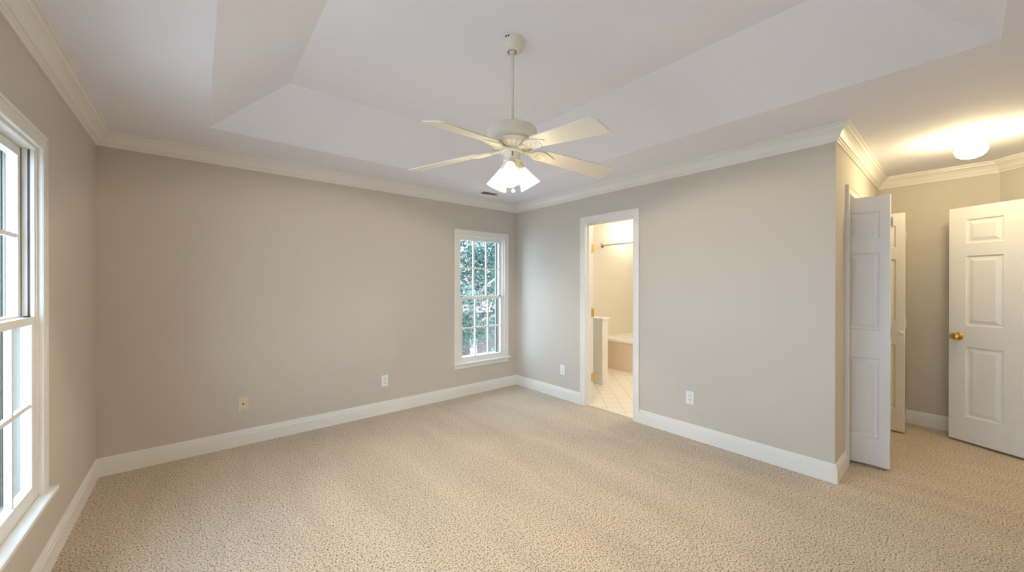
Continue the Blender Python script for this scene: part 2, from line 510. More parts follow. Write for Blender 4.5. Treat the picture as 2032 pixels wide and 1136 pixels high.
# ------------------------------------------------------------------ windows  (local: x along wall, y outward, z up)
def casing_mb(b, x0, x1, z0, z1, w, t, bottom=False, y0=0.0, sgn=-1):
    """flat casing with a back band and mitred look; frame around x0..x1, z0..z1, projecting to y0 + sgn * t"""
    ya, yb = sorted((y0, y0 + sgn * t)); yc, yd = sorted((y0, y0 + sgn * t * 0.78))
    g = w * 0.78
    b.box(x0 - g, x0, yc, yd, z0, z1 + g); b.box(x1, x1 + g, yc, yd, z0, z1 + g); b.box(x0, x1, yc, yd, z1, z1 + g)
    b.box(x0 - w, x0 - g, ya, yb, z0, z1 + w); b.box(x1 + g, x1 + w, ya, yb, z0, z1 + w); b.box(x0 - g, x1 + g, ya, yb, z1 + g, z1 + w)
    # small bead at the inner edge
    ye, yf = sorted((y0 + sgn * t * 0.7, y0 + sgn * t * 0.92))
    b.box(x0 - 0.010, x0 - 0.002, ye, yf, z0, z1 + 0.006); b.box(x1 + 0.002, x1 + 0.010, ye, yf, z0, z1 + 0.006); b.box(x0 - 0.002, x1 + 0.002, ye, yf, z1 + 0.002, z1 + 0.010)

def window(name, loc, rz, label, W=WW, ZT=WZ1, ZS=0.405):
    t = struct(empty(name, loc, rz), label)
    b = MB(); casing_mb(b, 0.0, W, ZS, ZT, 0.066, 0.019); obj('casing', b, TRIM, t)
    b = MB(); b.box(-0.092, W + 0.092, -0.046, 0.0, ZS - 0.020, ZS, bev=0.006); b.box(0.0, W, 0.0, 0.05, ZS - 0.020, ZS); obj('stool', b, TRIM, t)
    b = MB(); b.box(-0.066, W + 0.066, -0.015, 0.0, ZS - 0.068, ZS - 0.020); b.box(-0.066, W + 0.066, -0.019, 0.0, ZS - 0.034, ZS - 0.020); obj('apron', b, TRIM, t)
    # frame lining the opening
    b = MB(); b.box(0, 0.012, 0, 0.041, ZS - 0.02, ZT); b.box(W - 0.012, W, 0, 0.041, ZS - 0.02, ZT); b.box(0.012, W - 0.012, 0, 0.041, ZT - 0.012, ZT)
    obj('frame', b, TRIM, t)
    # outer steps of the frame
    b = MB()
    b.box(0, 0.012, 0.041, 0.15, ZS - 0.02, ZT); b.box(W - 0.012, W, 0.041, 0.15, ZS - 0.02, ZT); b.box(0.012, W - 0.012, 0.041, 0.15, ZT - 0.012, ZT); b.box(0.012, W - 0.012, 0.05, 0.15, ZS - 0.02, ZS - 0.004)
    for (y0, y1, p) in ((0.0765, 0.0785, 0.005), (0.083, 0.089, 0.009), (0.0935, 0.0955, 0.006), (0.101, 0.108, 0.012), (0.128, 0.150, 0.020), (0.150, 0.170, -0.002), (0.150, 0.182, -0.03)):
        if p > 0:
            b.box(0.012, 0.012 + p, y0, y1, ZS, ZT - 0.012); b.box(W - 0.012 - p, W - 0.012, y0, y1, ZS, ZT - 0.012); b.box(0.012, W - 0.012, y0, y1, ZT - 0.012 - p, ZT - 0.012)
        else:
            b.box(-0.06, p + 0.002, y0, y1, ZS - 0.06, ZT + 0.06); b.box(W - p - 0.002, W + 0.06, y0, y1, ZS - 0.06, ZT + 0.06); b.box(-0.06, W + 0.06, y0, y1, ZT - p, ZT + 0.07); b.box(-0.06, W + 0.06, y0, y1, ZS - 0.08, ZS - 0.03)
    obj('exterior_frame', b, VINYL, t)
    for s in (0, 1):     # side tracks the sashes slide in
        b = MB(); d = MB()
        for y0, y1 in ((0.0045, 0.016), (0.024, 0.0395)):
            if s == 0: b.box(0.012, 0.019, y0, y1, ZS, ZT - 0.012)
            else: b.box(W - 0.019, W - 0.012, y0, y1, ZS, ZT - 0.012)
        for y0, y1 in ((0.016, 0.024),):
            if s == 0: d.box(0.012, 0.0135, y0, y1, ZS, ZT - 0.012)
            else: d.box(W - 0.0135, W - 0.012, y0, y1, ZS, ZT - 0.012)
        q = obj('jamb_track', b, TRIM, t); obj('track_gap_shade', d, GREYD, q)  # grey strip paints the shade in the gap between the tracks
    def sash(nm, y0, y1, z0, z1, rb, rt, xi=0.0145, st=0.036, mun=0.017):
        b = MB()
        b.box(xi, xi + st, y0, y1, z0, z1); b.box(W - xi - st, W - xi, y0, y1, z0, z1)
        b.box(xi + st, W - xi - st, y0, y1, z0, z0 + rb); b.box(xi + st, W - xi - st, y0, y1, z1 - rt, z1)
        gx0, gx1, gz0, gz1 = xi + st, W - xi - st, z0 + rb, z1 - rt
        # glazing bead
        yb = y0 + 0.004
        s_ = obj(nm, b, TRIM, t)
        b = MB(); ym = (y0 + y1) / 2
        for k in (1, 2):
            x = gx0 + (gx1 - gx0) * k / 3
            b.box(x - mun / 2, x + mun / 2, ym - 0.010, ym + 0.010, gz0, gz1)
        z = (gz0 + gz1) / 2
        b.box(gx0, gx1, ym - 0.0095, ym + 0.0095, z - mun / 2, z + mun / 2)
        obj('muntins', b, TRIM, s_)
        b = MB(); b.box(gx0 - 0.004, gx1 + 0.004, ym - 0.0015, ym + 0.0015, gz0 - 0.004, gz1 + 0.004); obj('glass', b, GLASS, s_)
        return s_
    zm = 1.178
    up = sash('upper_sash', 0.0425, 0.074, zm - 0.004, ZT - 0.012, 0.034, 0.040)
    lw = sash('lower_sash', 0.006, 0.037, ZS, zm + 0.022, 0.058, 0.032)
    for x in (0.05, W - 0.05):
        b = MB(); b.box(x - 0.018, x + 0.018, 0.012, 0.026, zm + 0.022, zm + 0.028, bev=0.002); obj('tilt_latch', b, DARK, lw)
    return t

window('window_1', (XL, W1Y0, 0), R(90), 'large double hung window on the left wall')
window('window_2', (W2X0, YA, 0), 0, 'double hung window near the back corner')
window('added_window_3', (XL, W3Y0, 0), R(90), 'unseen double hung window added to the left wall for daylight, middle of three')  # out of view, added to let more daylight in
window('added_window_5', (XL, W5Y0, 0), R(90), 'unseen double hung window added to the left wall for daylight, nearest the front')  # another unseen window, added to raise the daylight on the entry side
# unseen bathroom window, added to bring daylight onto the tiles
t = struct(empty('added_window_4', (BW0, YA, 0)), 'unseen small bathroom window, added for daylight on the tiles')
b = MB(); casing_mb(b, 0, BW1 - BW0, 1.15, 1.95, 0.06, 0.018); b.box(-0.06, BW1 - BW0 + 0.06, -0.03, 0.0, 1.12, 1.15); obj('casing', b, TRIM, t)
b = MB(); w = BW1 - BW0
b.box(0, 0.04, 0.03, 0.07, 1.15, 1.95); b.box(w - 0.04, w, 0.03, 0.07, 1.15, 1.95); b.box(0.04, w - 0.04, 0.03, 0.07, 1.15, 1.19); b.box(0.04, w - 0.04, 0.03, 0.07, 1.91, 1.95); b.box(0.04, w - 0.04, 0.03, 0.07, 1.53, 1.57)
obj('sash', b, TRIM, t)
b = MB(); b.box(0.04, w - 0.04, 0.048, 0.052, 1.19, 1.91); obj('glass', b, GLASS, t)

# ------------------------------------------------------------------ panel doors
def panel_door(W, Hh, T, rects, z0=0.0):
    b = MB(); bm = b.bm
    xs = sorted({0.0, W} | {r[0] for r in rects} | {r[1] for r in rects})
    zs = sorted({0.0, Hh} | {r[2] for r in rects} | {r[3] for r in rects})
    V = {}
    def v(i, n, k):
        if (i, n, k) not in V: V[i, n, k] = bm.verts.new((xs[i], n * T, zs[k] + z0))
        return V[i, n, k]
    panels = []
    nx, nz = len(xs) - 1, len(zs) - 1
    for i in range(nx):
        for k in range(nz):
            cx, cz = (xs[i] + xs[i + 1]) / 2, (zs[k] + zs[k + 1]) / 2
            isP = any(r[0] < cx < r[1] and r[2] < cz < r[3] for r in rects)
            fa = bm.faces.new((v(i, 0, k), v(i + 1, 0, k), v(i + 1, 0, k + 1), v(i, 0, k + 1)))
            fb = bm.faces.new((v(i, 1, k), v(i, 1, k + 1), v(i + 1, 1, k + 1), v(i + 1, 1, k)))
            if isP: panels += [fa, fb]
    for k in range(nz):
        bm.faces.new((v(0, 0, k), v(0, 0, k + 1), v(0, 1, k + 1), v(0, 1, k)))
        bm.faces.new((v(nx, 0, k), v(nx, 1, k), v(nx, 1, k + 1), v(nx, 0, k + 1)))
    for i in range(nx):
        bm.faces.new((v(i, 0, 0), v(i, 1, 0), v(i + 1, 1, 0), v(i + 1, 0, 0)))
        bm.faces.new((v(i, 0, nz), v(i + 1, 0, nz), v(i + 1, 1, nz), v(i, 1, nz)))
    bmesh.ops.recalc_face_normals(bm, faces=bm.faces[:])
    for th, de in ((0.007, -0.010), (0.010, -0.001), (0.028, 0.0085)):
        bmesh.ops.inset_individual(bm, faces=panels, thickness=th, depth=de, use_even_offset=True)
    return b

def hinge(parent, x, y, z, M, hh=0.089):
    b = MB()
    b.box(-0.001, 0.030, -0.0018, 0.0018, -hh / 2, hh / 2, M=M @ Matrix.Translation((x, y, z)))
    b.box(-0.030, 0.001, -0.0018, 0.0018, -hh / 2, hh / 2, M=M @ Matrix.Translation((x, y, z)) @ Matrix.Rotation(R(0), 4, 'Z'))
    return b

# bathroom door: hinged on the far jamb, swung wide into the bathroom
HX, HY = XB + 0.126, 2.672
t = struct(empty('door_1', (HX, HY, 0), R(58)), 'white bathroom door swung wide open past its jamb')
dh = panel_door(0.585, 1.985, 0.035, [(0.09, 0.262, .21, .80), (0.325, 0.495, .21, .80), (0.09, 0.262, .98, 1.57), (0.325, 0.495, .98, 1.57), (0.09, 0.262, 1.675, 1.875), (0.325, 0.495, 1.675, 1.875)], 0.018)
obj('door_leaf', dh, DOORW, t)
Rm = Matrix.Rotation(R(-58), 4, 'Z')
for z in (0.30, 1.03, 1.76):
    b = MB()
    b.box(-0.0025, 0.0, 0.0015, 0.034, z - 0.046, z + 0.046, bev=0.0008)              # leaf on the door edge
    b.lathe([(0.0062, z - 0.048), (0.0062, z + 0.048)], 12, Matrix.Translation((-0.004, -0.003, 0)), True, True)
    b.box(-0.040, -0.002, -0.0085, -0.0055, z - 0.046, z + 0.046, M=Rm)               # leaf on the jamb
    hg = obj('hinge', b, BRASS, t)
    b = MB()
    for dz in (-0.03, 0.0, 0.03):
        b.sphere((-0.0027, 0.014 + (0.008 if dz == 0 else 0), z + dz), 0.0035, sc=(0.4, 1, 1), u=8, v=6)
    obj('hinge_screws', b, GREYD, hg)
for y, s in ((0.035, 1), (0.0, -1)):
    b = MB(); Mk = Matrix.Translation((0.53, y, 0.93)) @ Matrix.Rotation(R(-90 * s), 4, 'X')
    b.lathe([(0.0, 0.0), (0.03, 0.0), (0.03, 0.004), (0.012, 0.010), (0.012, 0.028), (0.026, 0.038), (0.029, 0.048), (0.024, 0.058), (0.0, 0.062)], 24, Mk)
    obj('door_knob', b, BRASS, t, smooth=40)

# casing and jamb of the bathroom doorway
b = MB()
Mw = Matrix.Translation((XB, 0, 0)) @ Matrix.Rotation(R(-90), 4, 'Z')     # local x -> -Y, y -> +X
c = MB(); casing_mb(c, -2.677, -2.077, 0.0, 2.030, 0.066, 0.018)
bmesh.ops.transform(c.bm, matrix=Mw, verts=c.bm.verts[:])
t = struct(obj('trim_8', c, TRIM), 'white casing around the bathroom doorway')
c = MB()
c.box(-DY1, -DY1 + 0.0195, 0.0, 0.121, 0, 2.024); c.box(-DY0 - 0.0115, -DY0, 0.0, 0.121, 0, 2.024); c.box(-DY1, -DY0, 0.0, 0.121, 2.024, 2.045)
c.box(-DY1 + 0.0195, -DY1 + 0.031, 0.034, 0.078, 0, 2.012); c.box(-DY0 - 0.023, -DY0 - 0.0115, 0.034, 0.078, 0, 2.012); c.box(-DY1 + 0.0195, -DY0 - 0.0115, 0.034, 0.078, 2.012, 2.024)
bmesh.ops.transform(c.bm, matrix=Mw, verts=c.bm.verts[:])
obj('jamb', c, TRIM, t)
c = MB(); casing_mb(c, -2.677, -2.077, 0.0, 2.030, 0.06, 0.016, y0=0.121, sgn=1)
bmesh.ops.transform(c.bm, matrix=Mw, verts=c.bm.verts[:])
obj('bathroom_side_casing', c, TRIM, t)
b = MB(); b.box(3.345, 3.38, 2.0715, 2.6725, 0.0005, 0.010, bev=0.003)
struct(obj('trim_9', b, mat('marble_threshold', (0.80, 0.74, 0.60, 1), 0.3)), 'pale threshold strip between carpet and tile')

# closet opening: casing, jamb, track and two folded bifold doors
c = MB(); Mc = Matrix.Translation((0, YN, 0))
casing_mb(c, CX0 + 0.008, CX1 - 0.008, 0.0, 2.015, 0.066, 0.019)
bmesh.ops.transform(c.bm, matrix=Mc, verts=c.bm.verts[:])
t = struct(obj('trim_10', c, TRIM), 'white casing around the closet opening')
c = MB(); c.box(CX0, CX0 + 0.014, 0, 0.115, 0, 2.024); c.box(CX1 - 0.014, CX1, 0, 0.115, 0, 2.024); c.box(CX0, CX1, 0, 0.115, 2.024, CZ)
bmesh.ops.transform(c.bm, matrix=Mc, verts=c.bm.verts[:])
obj('jamb', c, TRIM, t)
c = MB(); c.box(CX0 + 0.014, CX1 - 0.014, 0.045, 0.075, 2.004, 2.024); bmesh.ops.transform(c.bm, matrix=Mc, verts=c.bm.verts[:])
obj('door_track', c, WHITEP, t)
BR = [(0.055, 0.233, .195, .785), (0.055, 0.233, .992, 1.562), (0.055, 0.233, 1.665, 1.866)]
def bifold(name, pivot, fold, track, label, knob):
    t = struct(empty(name, (pivot[0], pivot[1], 0)), label)
    P, Fd, Tk = Vector(pivot), Vector(fold), Vector(track)
    for nm, A, B, flip in (('pivot_panel', P, Fd, 1), ('lead_panel', Tk, Fd, -1)):
        d = B - A; L = 0.288; a = math.atan2(d.y, d.x)
        pb = panel_door(L, 1.978, 0.03, BR, 0.018)
        # visible outer face (local y = 0) must face away from its partner
        M = Matrix.Translation((A.x - P.x, A.y - P.y, 0)) @ Matrix.Rotation(a, 4, 'Z')
        if flip * (1 if name.endswith('3') else -1) < 0:
            M = M @ Matrix.Translation((0, -0.03, 0))
        bmesh.ops.transform(pb.bm, matrix=M, verts=pb.bm.verts[:])
        o = obj(nm, pb, DOORW, t)
        if knob and nm == 'lead_panel':
            k = MB(); side = -1 if name.endswith('4') else 1
            Mk = M @ Matrix.Translation((0.262, 0.03 if side > 0 else 0.0, 0.915)) @ Matrix.Rotation(R(-90 * side), 4, 'X')
            k.lathe([(0.008, 0), (0.007, 0.012), (0.015, 0.018), (0.016, 0.025), (0.010, 0.030), (0, 0.031)], 16, Mk)
            obj('knob', k, WHITEP, o, smooth=40)
    for z in (0.20, 1.0, 1.80):
        b = MB(); b.lathe([(0.005, z - 0.035), (0.005, z + 0.035)], 10, Matrix.Translation((Fd.x - P.x, Fd.y - P.y - 0.004, 0)), True, True)
        obj('hinge', b, mat('painted_hinge', (0.55, 0.54, 0.53, 1), 0.4) if 'painted_hinge' not in bpy.data.materials else bpy.data.materials['painted_hinge'], t)
    return t
bifold('door_3', (3.772, 0.606), (3.831, 0.322), (3.870, 0.608), 'white bifold closet door folded open nearest the corner', True)
bifold('door_4', (4.940, 0.606), (4.895, 0.322), (4.845, 0.606), 'white bifold closet door folded open at the far jamb', True)

# entry door, open against the angled wall
t = struct(empty('door_2', (5.040, 0.066, 0), math.atan2(-.88, -.475)), 'white six panel entry door with a brass knob, standing open')
W_ = 0.745
ER = [(0.105, 0.322, .211, .802), (0.424, 0.640, .211, .802), (0.105, 0.322, .982, 1.571), (0.424, 0.640, .982, 1.571), (0.105, 0.322, 1.676, 1.877), (0.424, 0.640, 1.676, 1.877)]
e = panel_door(W_, 1.985, 0.035, ER, 0.020)
lf = obj('door_leaf', e, DOORW, t)
for s in (0, 1):
    b = MB(); Mk = Matrix.Translation((0.060, 0.0 if s == 0 else 0.035, 0.905)) @ Matrix.Rotation(R(90 if s == 0 else -90), 4, 'X')
    b.lathe([(0.0, 0.0), (0.033, 0.0), (0.033, 0.004), (0.030, 0.008), (0.0135, 0.011), (0.0125, 0.030), (0.022, 0.036), (0.0285, 0.046), (0.0275, 0.056), (0.019, 0.062), (0.0, 0.063)], 32, Mk)
    obj('door_knob', b, BRASS, t, smooth=35)
for z in (0.25, 1.0, 1.78):
    b = MB(); b.lathe([(0.006, z - 0.045), (0.006, z + 0.045)], 10, Matrix.Translation((W_ + 0.004, 0.03, 0)), True, True); obj('hinge', b, BRASS, t)
c = MB(); casing_mb(c, -EX1 + 0.008, -EX0 - 0.008, 0.0, 2.03, 0.066, 0.018)
bmesh.ops.transform(c.bm, matrix=Matrix.Translation((0, YF, 0)) @ Matrix.Rotation(R(180), 4, 'Z'), verts=c.bm.verts[:])
t = struct(obj('trim_11', c, TRIM), 'white casing around the entry doorway')
c = MB(); c.box(EX0, EX0 + 0.016, YF - 0.115, YF, 0, 2.03); c.box(EX1 - 0.016, EX1, YF - 0.115, YF, 0, 2.03); c.box(EX0, EX1, YF - 0.115, YF, 2.03, 2.045)
obj('jamb', c, TRIM, t)

# ------------------------------------------------------------------ ceiling fan
FX, FY = 1.362, 1.627
fan = tag(empty('ceiling_fan', (FX, FY, HT)), 'cream white ceiling fan with five blades and three lit frosted shades', 'ceiling fan')
Z = lambda z: z - HT
b = MB(); b.lathe([(0.066, 0.0), (0.067, -0.006), (0.066, -0.030), (0.060, -0.050), (0.048, -0.060), (0.044, -0.064), (0.026, -0.066)], 48)
can = obj('canopy', b, FANW, fan, smooth=40)
b = MB()
for a in (200, 213):
    b.box(0.060, 0.0685, -0.004, 0.004, -0.017, -0.009, M=Matrix.Rotation(R(a), 4, 'Z'))
obj('canopy_slot', b, DARK, can)
b = MB(); b.sphere((0, 0, -0.056), 0.0215); obj('hanger_ball', b, FANW, can, smooth=60)
b = MB(); b.lathe([(0.010, -0.0655), (0.0262, -0.0655)], 32); obj('hanger_hole_shade', b, GREYD, can)  # flat grey ring carries the shade of the canopy hole
b = MB(); b.lathe([(0.0105, -0.055), (0.0105, Z(2.205))], 20); obj('downrod', b, FANW, fan, smooth=40)
b = MB(); b.lathe([(0.020, Z(2.245)), (0.024, Z(2.24)), (0.024, Z(2.215)), (0.0105, Z(2.25))], 24); obj('rod_coupling', b, FANW, fan, smooth=40)
b = MB()
b.lathe([(0.0, Z(2.224)), (0.10, Z(2.224)), (0.132, Z(2.219)), (0.139, Z(2.210)), (0.140, Z(2.165)), (0.137, Z(2.158)), (0.122, Z(2.148)), (0.105, Z(2.144))], 64)
obj('motor_housing', b, FANW, fan, smooth=35)
b = MB()
bell = [(0.121, Z(2.150)), (0.129, Z(2.137)), (0.120, Z(2.121)), (0.106, Z(2.1135)), (0.090, Z(2.108)), (0.074, Z(2.105)), (0.040, Z(2.101))]
b.lathe(bell, 64)
bl = obj('vent_bell', b, FANW, fan, smooth=50)
b = MB()
for k in range(24):
    M = Matrix.Rotation(R(k * 15 + 4), 4, 'Z')
    pts = []
    for (r0, z0) in bell[1:6]:
        pts.append((r0 + 0.0004, z0 - 0.0009))
    for (r0, z0), (r1, z1) in zip(pts[1:], pts[2:]):
        q = [M @ Vector((r0, -0.0042, z0)), M @ Vector((r0, 0.0042, z0)), M @ Vector((r1, 0.0030, z1)), M @ Vector((r1, -0.0030, z1))]
        b.bm.faces.new([b.bm.verts.new(x) for x in q])
obj('vent_slots', b, mat('shaded_vent', (0.56, 0.51, 0.41, 1), 0.6), bl)  # flat patches tinted with the shade of the slots
b = MB(); b.lathe([(0.040, Z(2.100)), (0.062, Z(2.098)), (0.064, Z(2.088)), (0.058, Z(2.082)), (0.030, Z(2.081))], 40); obj('flywheel', b, FANW, fan, smooth=40)
# blades with irons
PITCH, DROOP, Z0 = -R(13.5), 0.13, 2.115
for n in range(5):
    az = 0.8737 + 0.0403 + R(72 * n)
    Mz = Matrix.Rotation(az, 4, 'Z')
    def place(co):     # blade-plane coords (r, tangential, up) -> local
        r, tt, u = co
        return Mz @ Vector((r + u * DROOP, tt * math.cos(PITCH) - u * math.sin(PITCH), Z(Z0) - DROOP * r + tt * math.sin(PITCH) + u * math.cos(PITCH)))
    out = []
    r0, r1, w0, w1 = 0.185, 0.632, 0.052, 0.068
    rc = 0.045
    for k in range(9):      # rounded root
        a = R(90 + 180 * k / 8); out.append((r0 + 0.02 + 0.02 * math.cos(a), w0 * math.sin(a)))
    for k in range(7):
        a = R(-90 + 90 * k / 6); out.append((r1 - 0.022 + 0.022 * math.cos(a), -w1 + rc + rc * math.sin(a)))
    for k in range(7):
        a = R(90 * k / 6); out.append((r1 - 0.022 + 0.022 * math.cos(a), w1 - rc + rc * math.sin(a)))
    b = MB(); b.prism(out, 0.0, 0.006, fn=place)
    bl = obj('blade', b, BLADE, fan)
    b = MB()
    # bracket: neck from the flywheel, then an oval medallion under the blade root
    med = [(0.172 + 0.058 * math.cos(2 * math.pi * k / 28), 0.043 * math.sin(2 * math.pi * k / 28)) for k in range(28)]
    b.prism(med, -0.009, -0.0005, fn=place)
    neck = [(0.045, 0.019), (0.075, 0.013), (0.100, 0.011), (0.125, 0.020), (0.125, -0.020), (0.100, -0.011), (0.075, -0.013), (0.045, -0.019)]
    b.prism(neck, -0.012, -0.003, fn=place)
    tip = [(0.205, 0.034), (0.225, 0.026), (0.262, 0.003), (0.264, 0.0), (0.262, -0.003), (0.225, -0.026), (0.205, -0.034)]
    b.prism(tip, -0.006, -0.0005, fn=place)
    ir = obj('blade_iron', b, FANW, fan)
    b = MB()
    for (cx, R0, sx, sy) in ((0.174, 0.030, 1.25, 1.0), (0.180, 0.014, 1.3, 1.0)):
        tb = MB(); tb.torus((0, 0, 0), R0, 0.0035, n=28, k=6, sc=(sx, sy, 1))
        for vv in tb.bm.verts: vv.co = place((vv.co.x + cx, vv.co.y, vv.co.z - 0.009))
        b.join(tb.bm)
    for (sx, sy) in ((0.150, 0.018), (0.150, -0.018), (0.215, 0.0)):
        p = place((sx, sy, -0.0095)); b.sphere(p, 0.004, u=8, v=6)
    obj('scroll_relief', b, FANW, ir, smooth=60)
# switch housing and light kit
b = MB(); b.lathe([(0.0, Z(2.092)), (0.034, Z(2.092)), (0.040, Z(2.086)), (0.047, Z(2.082)), (0.048, Z(2.046)), (0.0500, Z(2.043)), (0.0500, Z(2.036)), (0.046, Z(2.033)), (0.045, Z(2.008)), (0.040, Z(1.998)), (0.024, Z(1.990)), (0.0, Z(1.988))], 48)
sw = obj('switch_housing', b, FANW, fan, smooth=35)
b = MB(); M = Matrix.Rotation(0.8737 + R(183), 4, 'Z')
b.box(0.0465, 0.0490, -0.0035, 0.0035, Z(2.056), Z(2.080), M=M)
obj('switch_slot', b, SLOT, sw)
for a in (60, -60, 150):
    b = MB(); b.sphere(Matrix.Rotation(0.8737 + R(180 + a * 0.7), 4, 'Z') @ Vector((0.0495, 0, Z(2.040))), 0.003, u=8, v=6); obj('set_screw', b, SLOT, sw)
for k in range(3):
    az = 0.8737 + R(180 - 8 + 120 * k)
    M = Matrix.Rotation(az, 4, 'Z') @ Matrix.Translation((0.043, 0, Z(2.022))) @ Matrix.Rotation(R(-32), 4, 'Y')
    b = MB(); b.lathe([(0.012, 0.018), (0.020, 0.012), (0.024, 0.0), (0.0245, -0.022), (0.021, -0.026)], 28, M); b.torus((0, 0, -0.023), 0.0245, 0.0022, M)
    hd = obj('shade_holder', b, FANW, fan, smooth=40)
    prof = [(0.0225, -0.016), (0.0255, -0.028), (0.031, -0.045), (0.038, -0.068), (0.046, -0.095), (0.054, -0.120), (0.0595, -0.136)]
    b = MB(); b.lathe(prof + [(r - 0.0028, z) for r, z in prof[::-1]], 40, M)
    sh = obj('lamp_shade', b, SHADE, fan, smooth=60)
    b = MB(); b.lathe([(0.0, -0.020), (0.013, -0.022), (0.0135, -0.036), (0.019, -0.050), (0.0265, -0.065), (0.0285, -0.077), (0.0258, -0.090), (0.0175, -0.1), (0.008, -0.1045), (0.0, -0.105)], 28, M)
    obj('bulb', b, BULB, sh, smooth=60)
    L = bpy.data.lights.new('fan_lamp', 'POINT'); L.energy = FAN_WATTS / 3; L.color = (1.0, 0.84, 0.60); L.shadow_soft_size = 0.004
    lo_ = bpy.data.objects.new('fan_lamp', L); COL.objects.link(lo_); lo_.parent = fan; lo_.location = M @ Vector((0, 0, -0.110))
b = MB(); b.tube([(0.0, -0.012, Z(1.99)), (0.0, -0.012, Z(1.875))], 0.0012, 6)
pc = obj('pull_chain', b, CHAIN, fan)
b = MB(); b.sphere((0.0, -0.012, Z(1.868)), 0.0115); obj('chain_ball', b, WHITEP, pc, smooth=60)

# ------------------------------------------------------------------ hall light, vent
lx, ly = 4.255, -0.045
t = tag(empty('flush_mount_light', (lx, ly, H)), 'lit opal mushroom globe light on the entry ceiling', 'ceiling light')
b = MB(); b.lathe([(0.0, 0.0), (0.062, 0.0), (0.064, -0.006), (0.058, -0.024), (0.055, -0.032)], 40); obj('base_plate', b, WHITEP, t, smooth=40)
b = MB(); b.lathe([(0.053, -0.030), (0.066, -0.042), (0.077, -0.062), (0.082, -0.086), (0.080, -0.110), (0.070, -0.134), (0.052, -0.150), (0.028, -0.159), (0.0, -0.161)], 40); obj('glass_globe', b, GLOBE, t, smooth=60)

def added_hall_lamp():
    t = tag(empty('added_hallway_light', (4.25, -1.25, H)), 'unseen opal globe light added on the hallway ceiling to brighten the entry', 'ceiling light')
    b = MB(); b.lathe([(0.0, 0.0), (0.062, 0.0), (0.064, -0.006), (0.058, -0.024), (0.055, -0.032)], 32); obj('base_plate', b, WHITEP, t, smooth=40)
    b = MB(); b.lathe([(0.053, -0.030), (0.077, -0.062), (0.082, -0.086), (0.070, -0.134), (0.028, -0.159), (0.0, -0.161)], 32); obj('glass_globe', b, GLOBE, t, smooth=60)
added_hall_lamp()  # out-of-view lamp, added to spill light onto the entry floor
t = tag(empty('ceiling_vent', (2.618, 3.537, H)), 'white ceiling air register above the back window', 'air vent')
b = MB(); x, y = 0.150, 0.078; x2, y2 = 0.105, 0.044
b.box(-x, x, -y, -y2, -0.005, 0); b.box(-x, x, y2, y, -0.005, 0); b.box(-x, -x2, -y2, y2, -0.005, 0); b.box(x2, x, -y2, y2, -0.005, 0); b.box(-0.004, 0.004, -y2, y2, -0.005, 0)
obj('frame', b, WHITEP, t)
b = MB(); b.box(-x2, x2, -y2, y2, -0.0008, 0.0); obj('duct_opening', b, mat('duct_shade', (0.10, 0.075, 0.055, 1), 0.8), t)  # dark sheet paints the shade inside the duct
for k in range(7):
    b = MB(); cx = -x2 + 0.012 + k * 0.0135
    b.box(-0.006, 0.006, -y2, y2, -0.0004, 0.0004, M=Matrix.Translation((cx, 0, -0.0048)) @ Matrix.Rotation(R(52), 4, 'Y')); obj('louver', b, mat('louver_shade', (0.22, 0.17, 0.13, 1), 0.5) if k == 0 else bpy.data.materials['louver_shade'], t)  # this bank is coloured dark to carry the shade between its slats
for k in range(7):
    b = MB(); cx = 0.012 + k * 0.0135
    b.box(-0.0075, 0.0075, -y2, y2, -0.0004, 0.0004, M=Matrix.Translation((cx, 0, -0.0048)) @ Matrix.Rotation(R(-20), 4, 'Y')); obj('louver', b, WHITEP, t)
b = MB(); b.box(0.128, 0.136, 0.030, 0.038, -0.014, -0.004, bev=0.001); obj('damper_lever', b, GREYD, t)

# ------------------------------------------------------------------ wall plates  (local: x right, y into the room = -y, z up)
def outlet(loc, rz, label):
    t = tag(empty('wall_outlet', loc, rz), label, 'outlet', 'white duplex wall outlets')
    b = MB(); b.box(-0.035, 0.035, -0.0055, 0.0, -0.0575, 0.0575, bev=0.0022); obj('cover_plate', b, WHITEP, t)
    for z in (0.0195, -0.0195):
        b = MB()
        o_ = [(0.0165 * math.cos(2 * math.pi * k / 24), max(-0.0135, min(0.0135, 0.0165 * math.sin(2 * math.pi * k / 24)))) for k in range(24)]
        b.prism(o_, 0.0, 0.0018, M=Matrix.Translation((0, -0.0052, z)) @ Matrix.Rotation(R(90), 4, 'X'))
        q = obj('receptacle', b, WHITEP, t)
        b = MB(); b.box(-0.0085, -0.0055, -0.0075, -0.0068, z - 0.0005, z + 0.0085); b.box(0.0055, 0.0085, -0.0075, -0.0068, z - 0.0005, z + 0.0085); b.box(-0.0025, 0.0025, -0.0075, -0.0068, z - 0.0095, z - 0.0045)
        obj('slots', b, SLOT, q)
    b = MB(); b.sphere((0, -0.0055, 0), 0.003, sc=(1, 0.4, 1), u=8, v=6); obj('screw', b, CHAIN, t)
    return t
outlet((1.499, YA, 0.341), 0, 'white duplex outlet on the back wall, left of the window')
outlet((XB, 3.018, 0.340), R(-90), 'white duplex outlet between the bathroom doorway and the back corner')
outlet((XB, 1.521, 0.354), R(-90), 'white duplex outlet right of the bathroom doorway')
t = tag(empty('cable_plate', (0.294, YA, 0.345)), 'almond cable wall plate with a black jack on the back wall', 'wall plate')
b = MB(); b.box(-0.036, 0.036, -0.0055, 0.0, -0.0585, 0.0585, bev=0.0022); obj('cover_plate', b, ALMOND, t)
b = MB(); b.lathe([(0.0, 0.0), (0.0065, 0.0), (0.0065, 0.007), (0.0, 0.007)], 12, Matrix.Translation((0, -0.005, 0)) @ Matrix.Rotation(R(90), 4, 'X')); obj('jack', b, DARK, t)
